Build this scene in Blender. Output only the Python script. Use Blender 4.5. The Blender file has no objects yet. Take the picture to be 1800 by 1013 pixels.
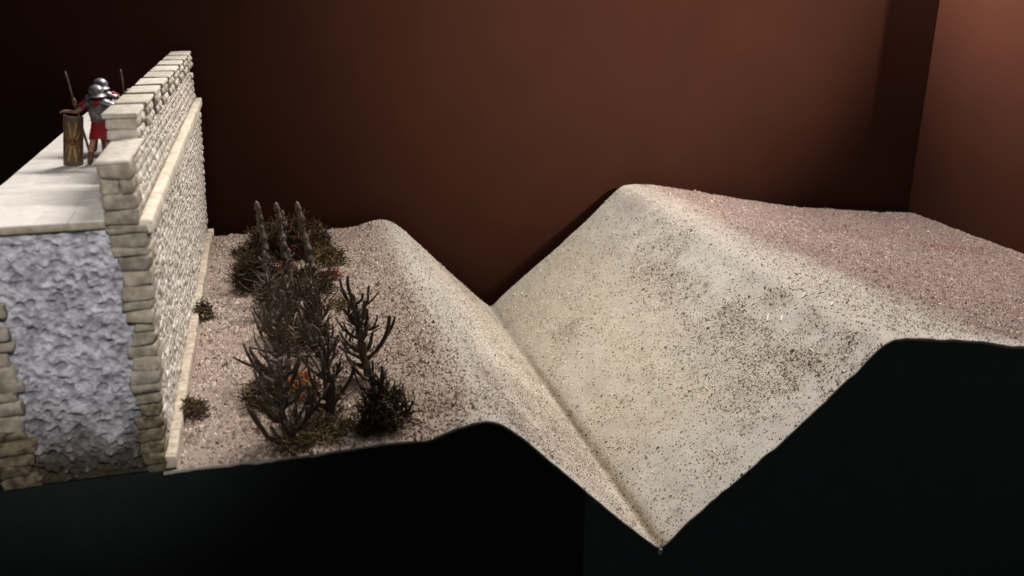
import bpy, bmesh, math, random
import numpy as np
from mathutils import Vector, Matrix

random.seed(7)
RNG = np.random.default_rng(11)
sc = bpy.context.scene
COL = sc.collection
PI = math.pi

# ------------------------------------------------------------------ camera
cam_d = bpy.data.cameras.new("camera")
cam_d.sensor_width = 36.0
cam_d.lens = 36.0 * 1578.5 / 1800.0
cam_d.clip_start = 0.01
cam_d.clip_end = 50.0
cam_d.dof.use_dof = True
cam_d.dof.focus_distance = 1.62
cam_d.dof.aperture_fstop = 5.2
cam = bpy.data.objects.new("camera", cam_d)
COL.objects.link(cam)
cam.location = (0, 0, 0)
cam.rotation_euler = (math.radians(90 - 19.5287), 0, math.radians(-15.127))
sc.camera = cam

# ------------------------------------------------------------------ world, lamps, exposure
w = bpy.data.worlds.new("World")
sc.world = w
w.use_nodes = True
w.node_tree.nodes["Background"].inputs[0].default_value = (1.0, 0.92, 0.86, 1)
w.node_tree.nodes["Background"].inputs[1].default_value = 0.07
sc.view_settings.view_transform = 'Standard'
sc.view_settings.look = 'None'
sc.view_settings.exposure = 0.0
sc.view_settings.gamma = 1.0


def aim(o, target):
    d = Vector(target) - o.location
    o.rotation_euler = d.to_track_quat('-Z', 'Y').to_euler()


def area_lamp(name, loc, target, sx, sy, power, color, spread=180):
    l = bpy.data.lights.new(name, 'AREA')
    l.shape = 'RECTANGLE'
    l.size, l.size_y, l.energy, l.color = sx, sy, power, color
    l.spread = math.radians(spread)
    o = bpy.data.objects.new(name, l)
    COL.objects.link(o)
    o.location = loc
    aim(o, target)
    return o


def spot_lamp(name, loc, target, power, angle, blend, size, color):
    l = bpy.data.lights.new(name, 'SPOT')
    l.energy, l.color, l.spot_size, l.spot_blend, l.shadow_soft_size = power, color, math.radians(angle), blend, size
    o = bpy.data.objects.new(name, l)
    COL.objects.link(o)
    o.location = loc
    aim(o, target)
    return o


WARM = (1.0, 0.945, 0.89)
area_lamp("case_strip_lamp", (0.86, 1.965, 1.20), (0.50, 0.95, -0.55), 1.3, 0.08, 60.0, WARM)
spot_lamp("backdrop_fill_spot", (2.42, -0.60, 0.75), (0.93, 2.05, 0.02), 720.0, 28.5, 1.0, 0.05, (1.0, 0.84, 0.74))  # unseen spot added to brighten the back board and throw its shadow band
spot_lamp("front_fill_spot", (0.05, -0.38, 0.66), (-0.225, 1.00, -0.325), 88.0, 20.5, 1.0, 0.06, (1.0, 0.97, 0.95))  # unseen fill added to light the cut end of the wall
spot_lamp("corner_fill_spot", (1.02, 1.97, 0.50), (1.69, 1.80, 0.18), 135.0, 74, 1.0, 0.05, (1.0, 0.82, 0.76))  # unseen fill added to brighten the top of the side board

# ------------------------------------------------------------------ helpers


def hash3(ix, iy, iz, seed):
    h = (ix.astype(np.int64) * 374761393 + iy.astype(np.int64) * 668265263 + iz.astype(np.int64) * 2147483647 + seed * 974711) & 0xFFFFFFFF
    h = ((h ^ (h >> 13)) * 1274126177) & 0xFFFFFFFF
    h = (h ^ (h >> 16)) & 0xFFFFFFFF
    return h.astype(np.float64) / 4294967295.0


def vnoise(x, y, z=None, seed=0):
    x = np.asarray(x, float)
    y = np.asarray(y, float)
    z = np.zeros_like(x) if z is None else np.asarray(z, float)
    ix, iy, iz = np.floor(x), np.floor(y), np.floor(z)
    fx, fy, fz = x - ix, y - iy, z - iz
    fx, fy, fz = [t * t * (3 - 2 * t) for t in (fx, fy, fz)]
    r = 0
    for a in (0, 1):
        for b in (0, 1):
            for c in (0, 1):
                wgt = (fx if a else 1 - fx) * (fy if b else 1 - fy) * (fz if c else 1 - fz)
                r = r + wgt * hash3(ix + a, iy + b, iz + c, seed)
    return r


def fbm(x, y, z=None, oct=4, seed=0):
    r, amp, tot = 0, 1.0, 0
    for i in range(oct):
        k = 2.0 ** i
        r = r + amp * vnoise(np.asarray(x) * k, np.asarray(y) * k, None if z is None else np.asarray(z) * k, seed + i * 17)
        tot += amp
        amp *= 0.5
    return r / tot


def sstep(a, b, x):
    t = np.clip((x - a) / (b - a), 0, 1)
    return t * t * (3 - 2 * t)


def wloc(o):
    v = Vector((0, 0, 0))
    while o is not None:
        v += o.location
        o = o.parent
    return v


def tag(o, label=None, cat=None, group=None, kind=None):
    if label: o["label"] = label
    if cat: o["category"] = cat
    if group: o["group"] = group
    if kind: o["kind"] = kind
    return o


def thing(name, loc, label, cat, group=None):
    o = bpy.data.objects.new(name, None)
    o.empty_display_size = 0.02
    COL.objects.link(o)
    o.location = loc
    return tag(o, label, cat, group)


def mk(name, V, F, mat, parent=None, smooth=True, col=None, base=None):
    """V in world coordinates -> one mesh object"""
    V = np.asarray(V, float)
    me = bpy.data.meshes.new(name)
    if parent is not None:
        org = np.array(wloc(parent))
    else:
        org = np.array([(V[:, 0].min() + V[:, 0].max()) / 2, (V[:, 1].min() + V[:, 1].max()) / 2, V[:, 2].min()]) if base is None else np.array(base)
    P = V - org
    if isinstance(F, np.ndarray):
        n, k = F.shape
        me.vertices.add(len(P))
        me.vertices.foreach_set("co", P.ravel())
        me.loops.add(n * k)
        me.loops.foreach_set("vertex_index", F.ravel().astype(np.int32))
        me.polygons.add(n)
        me.polygons.foreach_set("loop_start", np.arange(0, n * k, k, dtype=np.int32))
        me.polygons.foreach_set("loop_total", np.full(n, k, np.int32))
        me.update(calc_edges=True)
    else:
        me.from_pydata(P.tolist(), [], F)
    me.validate()
    me.polygons.foreach_set("use_smooth", np.full(len(me.polygons), smooth, bool))
    if col is not None:
        a = me.color_attributes.new("Col", 'FLOAT_COLOR', 'POINT')
        c = np.ones((len(P), 4))
        c[:, :3] = col
        a.data.foreach_set("color", c.ravel())
    me.materials.append(mat)
    me.update()
    o = bpy.data.objects.new(name, me)
    COL.objects.link(o)
    if parent is not None:
        o.parent = parent
    else:
        o.location = org
    return o


class Soup:
    def __init__(s):
        s.V, s.F, s.n, s.C = [], [], 0, []

    def add(s, V, F, c=None):
        s.V.append(np.asarray(V, float))
        s.F.extend([tuple(i + s.n for i in f) for f in F])
        s.n += len(V)
        if c is not None: s.C.append(np.tile(np.asarray(c, float), (len(V), 1)))
        return s

    def build(s, name, mat, parent=None, smooth=True):
        return mk(name, np.concatenate(s.V), s.F, mat, parent, smooth, np.concatenate(s.C) if s.C else None)


def tube(P, R, seg=6, cap=True):
    P = np.asarray(P, float)
    n = len(P)
    T = np.gradient(P, axis=0)
    T /= np.linalg.norm(T, axis=1)[:, None] + 1e-12
    a = np.array([0.31, 0.87, 0.38])
    V, F = [], []
    for i in range(n):
        u = np.cross(T[i], a)
        if np.linalg.norm(u) < 1e-3: u = np.cross(T[i], [1, 0, 0])
        u /= np.linalg.norm(u)
        v = np.cross(T[i], u)
        for k in range(seg):
            t = 2 * PI * k / seg
            V.append(P[i] + R[i] * (math.cos(t) * u + math.sin(t) * v))
    for i in range(n - 1):
        for k in range(seg):
            b, c = i * seg + k, i * seg + (k + 1) % seg
            F.append((b, c, c + seg, b + seg))
    if cap:
        V.append(P[0]); V.append(P[-1] + T[-1] * R[-1] * 0.7)
        m = n * seg
        for k in range(seg):
            F.append((m, (k + 1) % seg, k))
            F.append((m + 1, (n - 1) * seg + k, (n - 1) * seg + (k + 1) % seg))
    return V, F


def rbox(c, d, r=0.25, rng=random, jit=0.0, n=4):
    """rounded block: centre, full dimensions, rounding radius as a share of the smallest half side"""
    h = np.asarray(d, float) / 2
    rad = r * h.min() * 2
    rad = min(rad, h.min() * 0.98)
    idx, V, F = {}, [], []
    def levels(k):
        L = [-h[k], -h[k] + rad, h[k] - rad, h[k]]
        return L
    LV = [levels(k) for k in range(3)]
    def vert(i, j, k):
        key = (i, j, k)
        if key not in idx:
            p = np.array([LV[0][i], LV[1][j], LV[2][k]])
            core = np.clip(p, -(h - rad), h - rad)
            q = p - core
            l = np.linalg.norm(q)
            if l > 1e-12: p = core + q / l * rad
            idx[key] = len(V)
            V.append(p)
        return idx[key]
    for a in range(3):
        b, e2 = (a + 1) % 3, (a + 2) % 3
        for s in (0, 3):
            for i in range(3):
                for j in range(3):
                    q = []
                    for (di, dj) in ((0, 0), (1, 0), (1, 1), (0, 1)):
                        k3 = [0, 0, 0]
                        k3[a], k3[b], k3[e2] = s, i + di, j + dj
                        q.append(vert(*k3))
                    F.append(tuple(q if s else q[::-1]))
    V = np.array(V)
    if jit:
        o = [rng.uniform(0, 99) for _ in range(3)]
        sc_ = 1.6 / max(h.min(), 1e-6)
        for k in range(3):
            V[:, k] += jit * 2 * (vnoise((V[:, 0]) * sc_ + o[0] + k * 31, V[:, 1] * sc_ + o[1], V[:, 2] * sc_ + o[2], k) - 0.5)
    return V + np.asarray(c, float), F


def cushion(o, u, v, n, d, rng=random):
    """stone with a rounded proud face: corner o, edge vectors u, v, outward normal n, proud height d"""
    o, u, v, n = [np.asarray(t, float) for t in (o, u, v, n)]
    ring = [(0, 0), (.5, 0), (1, 0), (1, .5), (1, 1), (.5, 1), (0, 1), (0, .5)]
    V, F = [], []
    lu, lv = np.linalg.norm(u), np.linalg.norm(v)
    m = min(lu, lv)
    js = [(rng.uniform(-.10, .10) * m / lu, rng.uniform(-.10, .10) * m / lv, rng.uniform(.8, 1.15)) for _ in ring]
    for inset, dep in ((0.0, -0.8), (0.05, 0.55), (0.20, 1.0)):
        iu, iv = inset * m / lu, inset * m / lv
        for (a, b), (ja, jb, jd) in zip(ring, js):
            cut = 0.9 if (a in (0, 1) and b in (0, 1)) else 0
            aa = a + (iu if a == 0 else -iu if a == 1 else 0) * (1 + cut) + ja * (.5 if dep > 0 else .3)
            bb = b + (iv if b == 0 else -iv if b == 1 else 0) * (1 + cut) + jb * (.5 if dep > 0 else .3)
            V.append(o + u * aa + v * bb + n * d * dep * (jd if dep > 0 else 1))
    V.append(o + u * (.5 + rng.uniform(-.1, .1)) + v * (.5 + rng.uniform(-.1, .1)) + n * d * rng.uniform(.95, 1.25))
    for r in (0, 8):
        for k in range(8):
            F.append((r + k, r + (k + 1) % 8, r + 8 + (k + 1) % 8, r + 8 + k))
    for k in range(8):
        F.append((16 + k, 16 + (k + 1) % 8, 24))
    return np.array(V), F


def lathe(rings, seg=16, cap0=True, cap1=True, a0=0, a1=2 * PI):
    """rings: (cx, cy, z, rx, ry)"""
    full = abs(a1 - a0 - 2 * PI) < 1e-6
    V, F = [], []
    ns = seg if full else seg + 1
    for (cx, cy, z, rx, ry) in rings:
        for k in range(ns):
            t = a0 + (a1 - a0) * k / seg
            V.append((cx + rx * math.cos(t), cy + ry * math.sin(t), z))
    for i in range(len(rings) - 1):
        for k in range(seg):
            b, c = i * ns + k, i * ns + (k + 1) % ns
            F.append((b, c, c + ns, b + ns))
    if full and cap0: F.append(tuple(range(ns))[::-1])
    if full and cap1: F.append(tuple((len(rings) - 1) * ns + k for k in range(ns)))
    return np.array(V), F


# ------------------------------------------------------------------ materials
def new_mat(name):
    m = bpy.data.materials.new(name)
    m.use_nodes = True
    return m, m.node_tree.nodes, m.node_tree.links, m.node_tree.nodes["Principled BSDF"]


def mat_noise(name, c1, c2, scale=200, rough=0.8, bump=0.0, bscale=600, bdist=0.0006, spec=0.3, metal=0.0, lo=0.35, hi=0.65, rnd=0.0, detail=6):
    m, N, L, B = new_mat(name)
    tc = N.new("ShaderNodeTexCoord")
    geo = N.new("ShaderNodeNewGeometry")
    nz = N.new("ShaderNodeTexNoise")
    nz.inputs["Scale"].default_value = scale
    nz.inputs["Detail"].default_value = detail
    L.new(geo.outputs["Position"], nz.inputs["Vector"])
    mr = N.new("ShaderNodeMapRange")
    mr.inputs[1].default_value, mr.inputs[2].default_value = lo, hi
    L.new(nz.outputs["Fac"], mr.inputs[0])
    mx = N.new("ShaderNodeMix")
    mx.data_type = 'RGBA'
    mx.inputs[6].default_value = (*c1, 1)
    mx.inputs[7].default_value = (*c2, 1)
    L.new(mr.outputs[0], mx.inputs[0])
    out = mx.outputs[2]
    if rnd:
        oi = N.new("ShaderNodeObjectInfo")
        m2 = N.new("ShaderNodeMapRange")
        m2.inputs[3].default_value, m2.inputs[4].default_value = 1 - rnd, 1 + rnd
        L.new(oi.outputs["Random"], m2.inputs[0])
        hs = N.new("ShaderNodeHueSaturation")
        L.new(m2.outputs[0], hs.inputs["Value"])
        L.new(out, hs.inputs["Color"])
        out = hs.outputs["Color"]
    L.new(out, B.inputs["Base Color"])
    B.inputs["Roughness"].default_value = rough
    B.inputs["Specular IOR Level"].default_value = spec
    B.inputs["Metallic"].default_value = metal
    if bump:
        nb = N.new("ShaderNodeTexNoise")
        nb.inputs["Scale"].default_value = bscale
        nb.inputs["Detail"].default_value = 5
        L.new(geo.outputs["Position"], nb.inputs["Vector"])
        bp = N.new("ShaderNodeBump")
        bp.inputs["Strength"].default_value = bump
        bp.inputs["Distance"].default_value = bdist
        L.new(nb.outputs["Fac"], bp.inputs["Height"])
        L.new(bp.outputs[0], B.inputs["Normal"])
    return m


def mat_attr(name, rough=0.9, spec=0.2, grain=0.25, gscale=900, bump=0.5, bscale=900, bdist=0.0008):
    """colour from the mesh's own colour attribute, broken up by fine grain"""
    m, N, L, B = new_mat(name)
    at = N.new("ShaderNodeAttribute")
    at.attribute_name = "Col"
    geo = N.new("ShaderNodeNewGeometry")
    nz = N.new("ShaderNodeTexNoise")
    nz.inputs["Scale"].default_value = gscale
    nz.inputs["Detail"].default_value = 6
    nz.inputs["Roughness"].default_value = 0.7
    L.new(geo.outputs["Position"], nz.inputs["Vector"])
    mr = N.new("ShaderNodeMapRange")
    mr.inputs[1].default_value, mr.inputs[2].default_value = 0.3, 0.7
    mr.inputs[3].default_value, mr.inputs[4].default_value = 1 - grain, 1 + grain
    L.new(nz.outputs["Fac"], mr.inputs[0])
    mul = N.new("ShaderNodeMix")
    mul.data_type = 'RGBA'
    mul.blend_type = 'MULTIPLY'
    mul.inputs[0].default_value = 1
    L.new(at.outputs["Color"], mul.inputs[6])
    L.new(mr.outputs[0], mul.inputs[7])
    L.new(mul.outputs[2], B.inputs["Base Color"])
    B.inputs["Roughness"].default_value = rough
    B.inputs["Specular IOR Level"].default_value = spec
    if bump:
        nb = N.new("ShaderNodeTexNoise")
        nb.inputs["Scale"].default_value = bscale
        nb.inputs["Detail"].default_value = 6
        nb.inputs["Roughness"].default_value = 0.65
        L.new(geo.outputs["Position"], nb.inputs["Vector"])
        bp = N.new("ShaderNodeBump")
        bp.inputs["Strength"].default_value = bump
        bp.inputs["Distance"].default_value = bdist
        L.new(nb.outputs["Fac"], bp.inputs["Height"])
        L.new(bp.outputs[0], B.inputs["Normal"])
    return m


M_STONE = mat_noise("painted_stone", (0.33, 0.285, 0.235), (0.74, 0.68, 0.61), 110, 0.85, 0.6, 700, 0.0008, 0.2, rnd=0.2)
M_STONE_END = mat_noise("olive_stone", (0.22, 0.19, 0.14), (0.40, 0.355, 0.285), 90, 0.85, 0.7, 500, 0.001, 0.2, rnd=0.15)
M_STONE_LOW = mat_noise("dark_brown_stone", (0.07, 0.052, 0.03), (0.24, 0.20, 0.13), 110, 0.85, 0.7, 500, 0.001, 0.2, rnd=0.2)  # darker brown stone for the lower courses of the cut end
M_CAP = mat_noise("pale_cap_stone", (0.50, 0.45, 0.37), (0.68, 0.63, 0.55), 90, 0.8, 0.4, 600, 0.0006, 0.2, rnd=0.06)
M_CREAM = mat_noise("cream_cornice", (0.58, 0.50, 0.39), (0.74, 0.67, 0.56), 90, 0.8, 0.4, 600, 0.0006, 0.2, rnd=0.06)
M_PLINTH = mat_noise("tan_plinth", (0.40, 0.33, 0.25), (0.60, 0.52, 0.42), 110, 0.85, 0.5, 600, 0.0008, 0.2, rnd=0.08)
M_MORTAR = mat_noise("mortar", (0.19, 0.155, 0.12), (0.37, 0.31, 0.25), 200, 0.95, 0.5, 700, 0.001, 0.1)
M_PAVE = mat_noise("white_paving", (0.66, 0.62, 0.575), (0.76, 0.72, 0.675), 60, 0.75, 0.25, 500, 0.0004, 0.25, rnd=0.006)
M_CORE = mat_attr("rubble_concrete", 0.9, 0.2, 0.22, 260, 0.7, 420, 0.002)
M_SLABEDGE = mat_noise("slab_edge", (0.26, 0.22, 0.16), (0.42, 0.37, 0.29), 90, 0.85, 0.5, 400, 0.001, 0.2)
M_GROUND = mat_attr("ground_plaster", 0.92, 0.15, 0.10, 700, 0.7, 800, 0.0007)
M_GRIT = mat_attr("grit", 0.85, 0.2, 0.15, 900, 0.0)
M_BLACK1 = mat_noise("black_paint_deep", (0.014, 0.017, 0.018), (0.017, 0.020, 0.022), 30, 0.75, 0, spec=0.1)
M_BLACK_REFLECT = mat_noise("black_reflection_tone", (0.050, 0.063, 0.073), (0.058, 0.072, 0.083), 30, 0.7, 0, spec=0.15)  # lighter blue-black: a reflection painted into the board's colour
M_BACK = mat_noise("brown_board", (0.044, 0.0168, 0.0108), (0.049, 0.0187, 0.0120), 9, 0.8, 0.15, 900, 0.0004, 0.03, lo=0.3, hi=0.7)
M_BRANCH = mat_noise("dark_plastic_branch", (0.036, 0.023, 0.014), (0.080, 0.054, 0.036), 160, 0.5, 0.5, 500, 0.0008, 0.45)
M_STAKE = mat_noise("grey_plastic_stake", (0.062, 0.046, 0.035), (0.135, 0.105, 0.084), 160, 0.5, 0.5, 500, 0.0008, 0.45)
M_MOSS = mat_attr("moss", 0.9, 0.15, 0.3, 700, 0.0)
M_SKIN = mat_noise("painted_skin", (0.42, 0.21, 0.14), (0.55, 0.30, 0.21), 200, 0.55, 0, spec=0.3)
M_RED = mat_noise("red_tunic_paint", (0.27, 0.010, 0.014), (0.38, 0.022, 0.027), 150, 0.6, 0, spec=0.3)
M_STEEL = mat_noise("silver_paint", (0.18, 0.17, 0.19), (0.40, 0.39, 0.42), 260, 0.46, 0, metal=0.7, spec=0.5)
M_BOOT = mat_noise("brown_boot_paint", (0.11, 0.055, 0.035), (0.20, 0.11, 0.075), 250, 0.6, 0)
M_STRAP = mat_noise("grey_leather", (0.10, 0.085, 0.075), (0.18, 0.155, 0.14), 250, 0.6, 0)
M_SHIELD = mat_noise("dark_brown_shield", (0.085, 0.055, 0.034), (0.17, 0.115, 0.075), 130, 0.38, 0, spec=0.5)
M_SHIELD2 = mat_noise("red_brown_shield", (0.10, 0.03, 0.012), (0.19, 0.07, 0.03), 130, 0.4, 0, spec=0.5)
M_GOLD = mat_noise("gold_paint", (0.34, 0.18, 0.055), (0.52, 0.31, 0.11), 200, 0.4, 0, metal=0.3, spec=0.5)
M_RIM = mat_noise("shield_rim", (0.24, 0.20, 0.15), (0.38, 0.33, 0.25), 200, 0.4, 0, metal=0.4)
M_WOOD = mat_noise("javelin_wood", (0.13, 0.085, 0.055), (0.24, 0.17, 0.11), 200, 0.6, 0)
M_IRON = mat_noise("javelin_iron", (0.16, 0.14, 0.12), (0.30, 0.27, 0.24), 200, 0.4, 0, metal=0.5)
M_CHIP = mat_noise("pale_wood_chip", (0.70, 0.60, 0.50), (0.85, 0.78, 0.70), 300, 0.7, 0)

# ------------------------------------------------------------------ case: back wall, right wall, floor
YF, YB = 1.0, 2.016
YW = 2.045


def slab(name, lo, hi, mat, **k):
    V, F = rbox(((lo[0] + hi[0]) / 2, (lo[1] + hi[1]) / 2, (lo[2] + hi[2]) / 2), [hi[i] - lo[i] for i in range(3)], 0.08)
    return mk(name, V, F, mat, smooth=False, **k)


tag(slab("back_wall", (-2.6, YW, -1.0), (1.688, YW + 0.03, 0.75), M_BACK), "dark brown back board of the display case", kind="structure")
tag(slab("side_wall", (1.688, 1.585, -1.0), (1.712, YW + 0.03, 0.75), M_BACK), "brown side board of the display case at a right angle to the back board", kind="structure")
tag(slab("floor", (-2.6, -0.6, -1.04), (1.9, YW + 0.03, -1.0), M_BLACK1), kind="structure")

# ------------------------------------------------------------------ terrain
PX = np.array([-.165, -.1387, -.05, .05, .13, .1585, .1954, .2177, .2401, .2627, .2857, .3498, .4182, .4633, .480, .4872, .4938, .5161, .5665,
               .6507, .7341, .7835, .8119, .8291, .8525, .9112, .9824, 1.0679, 1.15, 1.317, 1.49, 1.684])
PZ = np.array([-.557, -.557, -.557, -.5582, -.559, -.5583, -.5497, -.5445, -.5438, -.5545, -.5762, -.6446, -.7165, -.7621, -.7765, -.7850, -.7850, -.7625, -.7185,
               -.6524, -.5818, -.5368, -.5083, -.4985, -.4966, -.5033, -.5150, -.5335, -.553, -.585, -.6093, -.6286])
xs_d = np.linspace(-.165, 1.684, 1850)
zs_d = np.interp(xs_d, PX, PZ)
kr = np.exp(-0.5 * (np.arange(-15, 16) / 5.0) ** 2)
kr /= kr.sum()
zs_d = np.convolve(np.pad(zs_d, 15, mode='edge'), kr, mode='valid')


def prof(x):
    return np.interp(x, xs_d, zs_d)


def terrain_z(x, y):
    z = prof(x)
    flat = 0.35 + 0.65 * sstep(.84, 1.0, x) + 0.5 * (1 - sstep(.1, .25, x))
    z = z + (fbm(x * 9, y * 6, oct=3, seed=5) - 0.5) * 0.009 * np.clip(flat, 0, 1)
    z = z + (fbm(x * 45, y * 30, oct=4, seed=9) - 0.5) * 0.0042
    return z


def masks(x, y):
    n1 = fbm(x * 7, y * 5, oct=4, seed=21)
    n2 = fbm(x * 16 - y * 3, y * 11, oct=4, seed=33)
    n3 = fbm(x * 5, y * 4, oct=3, seed=47)
    n4 = fbm(x * 30, y * 22, oct=3, seed=61)
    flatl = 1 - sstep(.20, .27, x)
    lslope = sstep(.22, .28, x) * (1 - sstep(.46, .49, x))
    rslope = sstep(.49, .51, x) * (1 - sstep(.80, .87, x))
    top = sstep(.80, .90, x)
    front = 1 - sstep(.008, .05, (y - YF) + (n2 - .5) * .05)
    # how closely grit covers the plaster
    streak = fbm(x * 20 + y * 4, y * 7 - x * 3, oct=4, seed=35)
    g = flatl * .85 + lslope * (.30 + .5 * sstep(.45, .6, n2)) + rslope * (.22 + .62 * sstep(.40, .62, streak * .6 + n2 * .4)) + top * (.35 + .6 * sstep(.80, .98, x + (n1 - .5) * .25 + (y - 1.45) * .16))
    g = g * (1 - .85 * front * (1 - .3 * flatl))
    # clusters of darker flakes below the crest and a small one low on the slope
    band = np.exp(-((x - .765 + .03 * (y - 1.3)) / .074) ** 2) * (1 - sstep(1.75, 1.95, y)) * sstep(.44, .58, .45 * fbm(x * 62, y * 40, oct=3, seed=67) + .2 * n4 + .35 * streak)
    spotd = np.exp(-(((x - .572) / .022) ** 2 + ((y - 1.655) / .045) ** 2))
    dark = np.clip(.62 * band + .8 * spotd, 0, 1)
    pink = np.clip(-.3 * lslope + top * sstep(.80, 1.0, x + (n3 - .5) * .2 + (y - 1.45) * .2) + .62 * flatl + lslope * .75 * sstep(.45, .6, n3) + .35 * dark, 0, 1)
    yellow = rslope * (1 - sstep(.66, .80, x)) * sstep(.35, .62, n3 * .6 + .4 * n1 + .16 * (y - 1.5)) + lslope * sstep(.30, .46, x) * .6
    red = np.exp(-(((x - 1.50) / .10) ** 2 + ((y - 1.66) / .045) ** 2)) + .55 * np.exp(-(((x - 1.56) / .10) ** 2 + ((y - 1.95) / .03) ** 2)) + .5 * np.exp(-(((x - .80) / .03) ** 2 + ((y - 1.88) / .05) ** 2)) + .35 * np.exp(-(((x - 1.25) / .13) ** 2 + ((y - 1.75) / .06) ** 2))
    red = np.clip(.9 * red * (.5 + n4), 0, 1)
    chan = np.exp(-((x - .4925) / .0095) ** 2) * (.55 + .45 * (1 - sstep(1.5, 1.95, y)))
    grey = np.clip(front * (1 - flatl * .5) + sstep(.48, .60, 1 - (streak * .6 + n2 * .4)) * rslope * .9, 0, 1)
    return np.clip(g, 0, 1), dark, pink, np.clip(yellow, 0, 1), red, chan, grey


def lerp3(a, b, t):
    return a * (1 - t[:, None]) + np.asarray(b)[None, :] * t[:, None]


def n5_(x, y):
    return np.clip(fbm(x * 40, y * 18, oct=3, seed=88) * 1.1 - .1, 0, .7)


def ground_col(x, y):
    g, dark, pink, yellow, red, chan, grey = masks(x, y)
    c = np.tile(np.array([.52, .485, .425]), (len(x), 1))
    c = lerp3(c, (.64, .565, .48), sstep(.275, .35, x) * (1 - sstep(.47, .49, x)) * .9)  # ditch's left slope lightened: stronger light put into its plaster colour
    c = lerp3(c, (.57, .53, .455), (x > .5) * (1 - sstep(.66, .80, x)) * .6)
    c = lerp3(c, (.545, .53, .495), grey * .5)
    c = lerp3(c, (.56, .485, .37), yellow * .5)
    c = lerp3(c, (.275, .187, .168), pink * .9 * (.4 + .6 * g))
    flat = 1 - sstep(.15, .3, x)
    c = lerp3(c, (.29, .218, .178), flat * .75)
    c = lerp3(c, (.21, .095, .09), red * .65)
    c = lerp3(c, (.43, .375, .325), np.exp(-((x - .865 - .02 * (y - 1.4)) / .055) ** 2) * .7)
    c = lerp3(c, (.33, .26, .225), np.clip(dark, 0, 1) * .22)
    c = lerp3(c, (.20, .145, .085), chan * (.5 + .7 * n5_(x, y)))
    c *= (0.85 + .2 * fbm(x * 60, y * 45, oct=2, seed=71))[:, None]
    return c


NX, NY = 620, 300
gx = np.interp(np.linspace(0, 1, NX), [0, .2, .62, 1], [-.155, .22, .90, 1.684])
gy = YF + (YB - YF) * np.linspace(0, 1, NY) ** 1.25
X, Y = np.meshgrid(gx, gy)
Zt = terrain_z(X.ravel(), Y.ravel()).reshape(X.shape)
edge_n = (fbm(gx * 60, gx * 0 + 3.3, oct=3, seed=3) - .5) * 0.004
Yj = Y.copy()
rag = (fbm(gx * 120, gx * 0 + 1.3, oct=3, seed=8) - .5)
Yj[0] -= 0.0012 + rag * .0025
rows_v = [np.stack([X.ravel(), Yj.ravel(), Zt.ravel()], 1)]
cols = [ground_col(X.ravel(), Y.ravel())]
skirt = 0.0052 + edge_n + 0.0018 * sstep(.82, .9, gx)
V_f1 = np.stack([gx, np.full(NX, YF - 0.0022) - rag * .003, Zt[0] - skirt * .45], 1)
V_f2 = np.stack([gx, np.full(NX, YF + 0.0004), Zt[0] - skirt], 1)
V_b = np.stack([gx, np.full(NX, YB), Zt[-1] - 0.02], 1)
rows_v += [V_f1, V_f2, V_b]
rim = np.tile(np.array([.40, .39, .35]), (NX, 1)) * (0.7 + .6 * fbm(gx * 90, gx * 0 + 7, oct=3, seed=4))[:, None]
cols += [rim, rim * .35, rim * .5]
base = NX * NY
idx = np.arange(NX * NY).reshape(NY, NX)
q = np.stack([idx[:-1, :-1], idx[:-1, 1:], idx[1:, 1:], idx[1:, :-1]], -1).reshape(-1, 4)
f1, f2, fb = base + np.arange(NX), base + NX + np.arange(NX), base + 2 * NX + np.arange(NX)
qa = np.stack([f1[:-1], f1[1:], idx[0, 1:], idx[0, :-1]], -1)
qb = np.stack([f2[:-1], f2[1:], f1[1:], f1[:-1]], -1)
qc = np.stack([idx[-1, :-1], idx[-1, 1:], fb[1:], fb[:-1]], -1)
qd = np.stack([fb[:-1], fb[1:], f2[1:], f2[:-1]], -1)
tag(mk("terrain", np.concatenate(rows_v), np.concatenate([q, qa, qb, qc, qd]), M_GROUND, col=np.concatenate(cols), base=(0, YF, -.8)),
    "plaster model terrain with a flat berm, a deep V ditch and a rounded far bank", kind="structure")

# drip of plaster hanging at the tip of the ditch
V, F = rbox((.4908, .9985, -.7895), (.0075, .006, .011), .45, jit=.0012)
tag(mk("plaster_drip", V, F, mat_noise("drip_plaster", (.40, .38, .34), (.55, .52, .47), 300, .9)), "small pale plaster drip at the lowest tip of the ditch", "drip")

# black board under the cut profile, in two tones: the lighter one paints in a reflection
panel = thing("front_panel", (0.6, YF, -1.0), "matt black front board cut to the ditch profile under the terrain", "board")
for (xa, xb, mt, yy) in ((-.75, .3735, M_BLACK1, YF + .0012), (.3745, 1.69, M_BLACK_REFLECT, YF + .0010)):
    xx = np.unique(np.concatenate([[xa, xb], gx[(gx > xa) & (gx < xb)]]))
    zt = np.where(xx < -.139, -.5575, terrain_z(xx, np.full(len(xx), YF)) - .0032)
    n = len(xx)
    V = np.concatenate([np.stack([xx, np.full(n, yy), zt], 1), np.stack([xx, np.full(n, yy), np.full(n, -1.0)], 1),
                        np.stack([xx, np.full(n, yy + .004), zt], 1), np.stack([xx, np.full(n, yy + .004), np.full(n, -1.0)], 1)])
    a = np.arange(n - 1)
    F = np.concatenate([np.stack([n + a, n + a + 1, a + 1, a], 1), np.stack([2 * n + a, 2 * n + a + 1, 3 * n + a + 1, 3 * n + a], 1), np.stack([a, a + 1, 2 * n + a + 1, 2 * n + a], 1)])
    mk("board", V, F, mt, panel, smooth=False)

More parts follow.
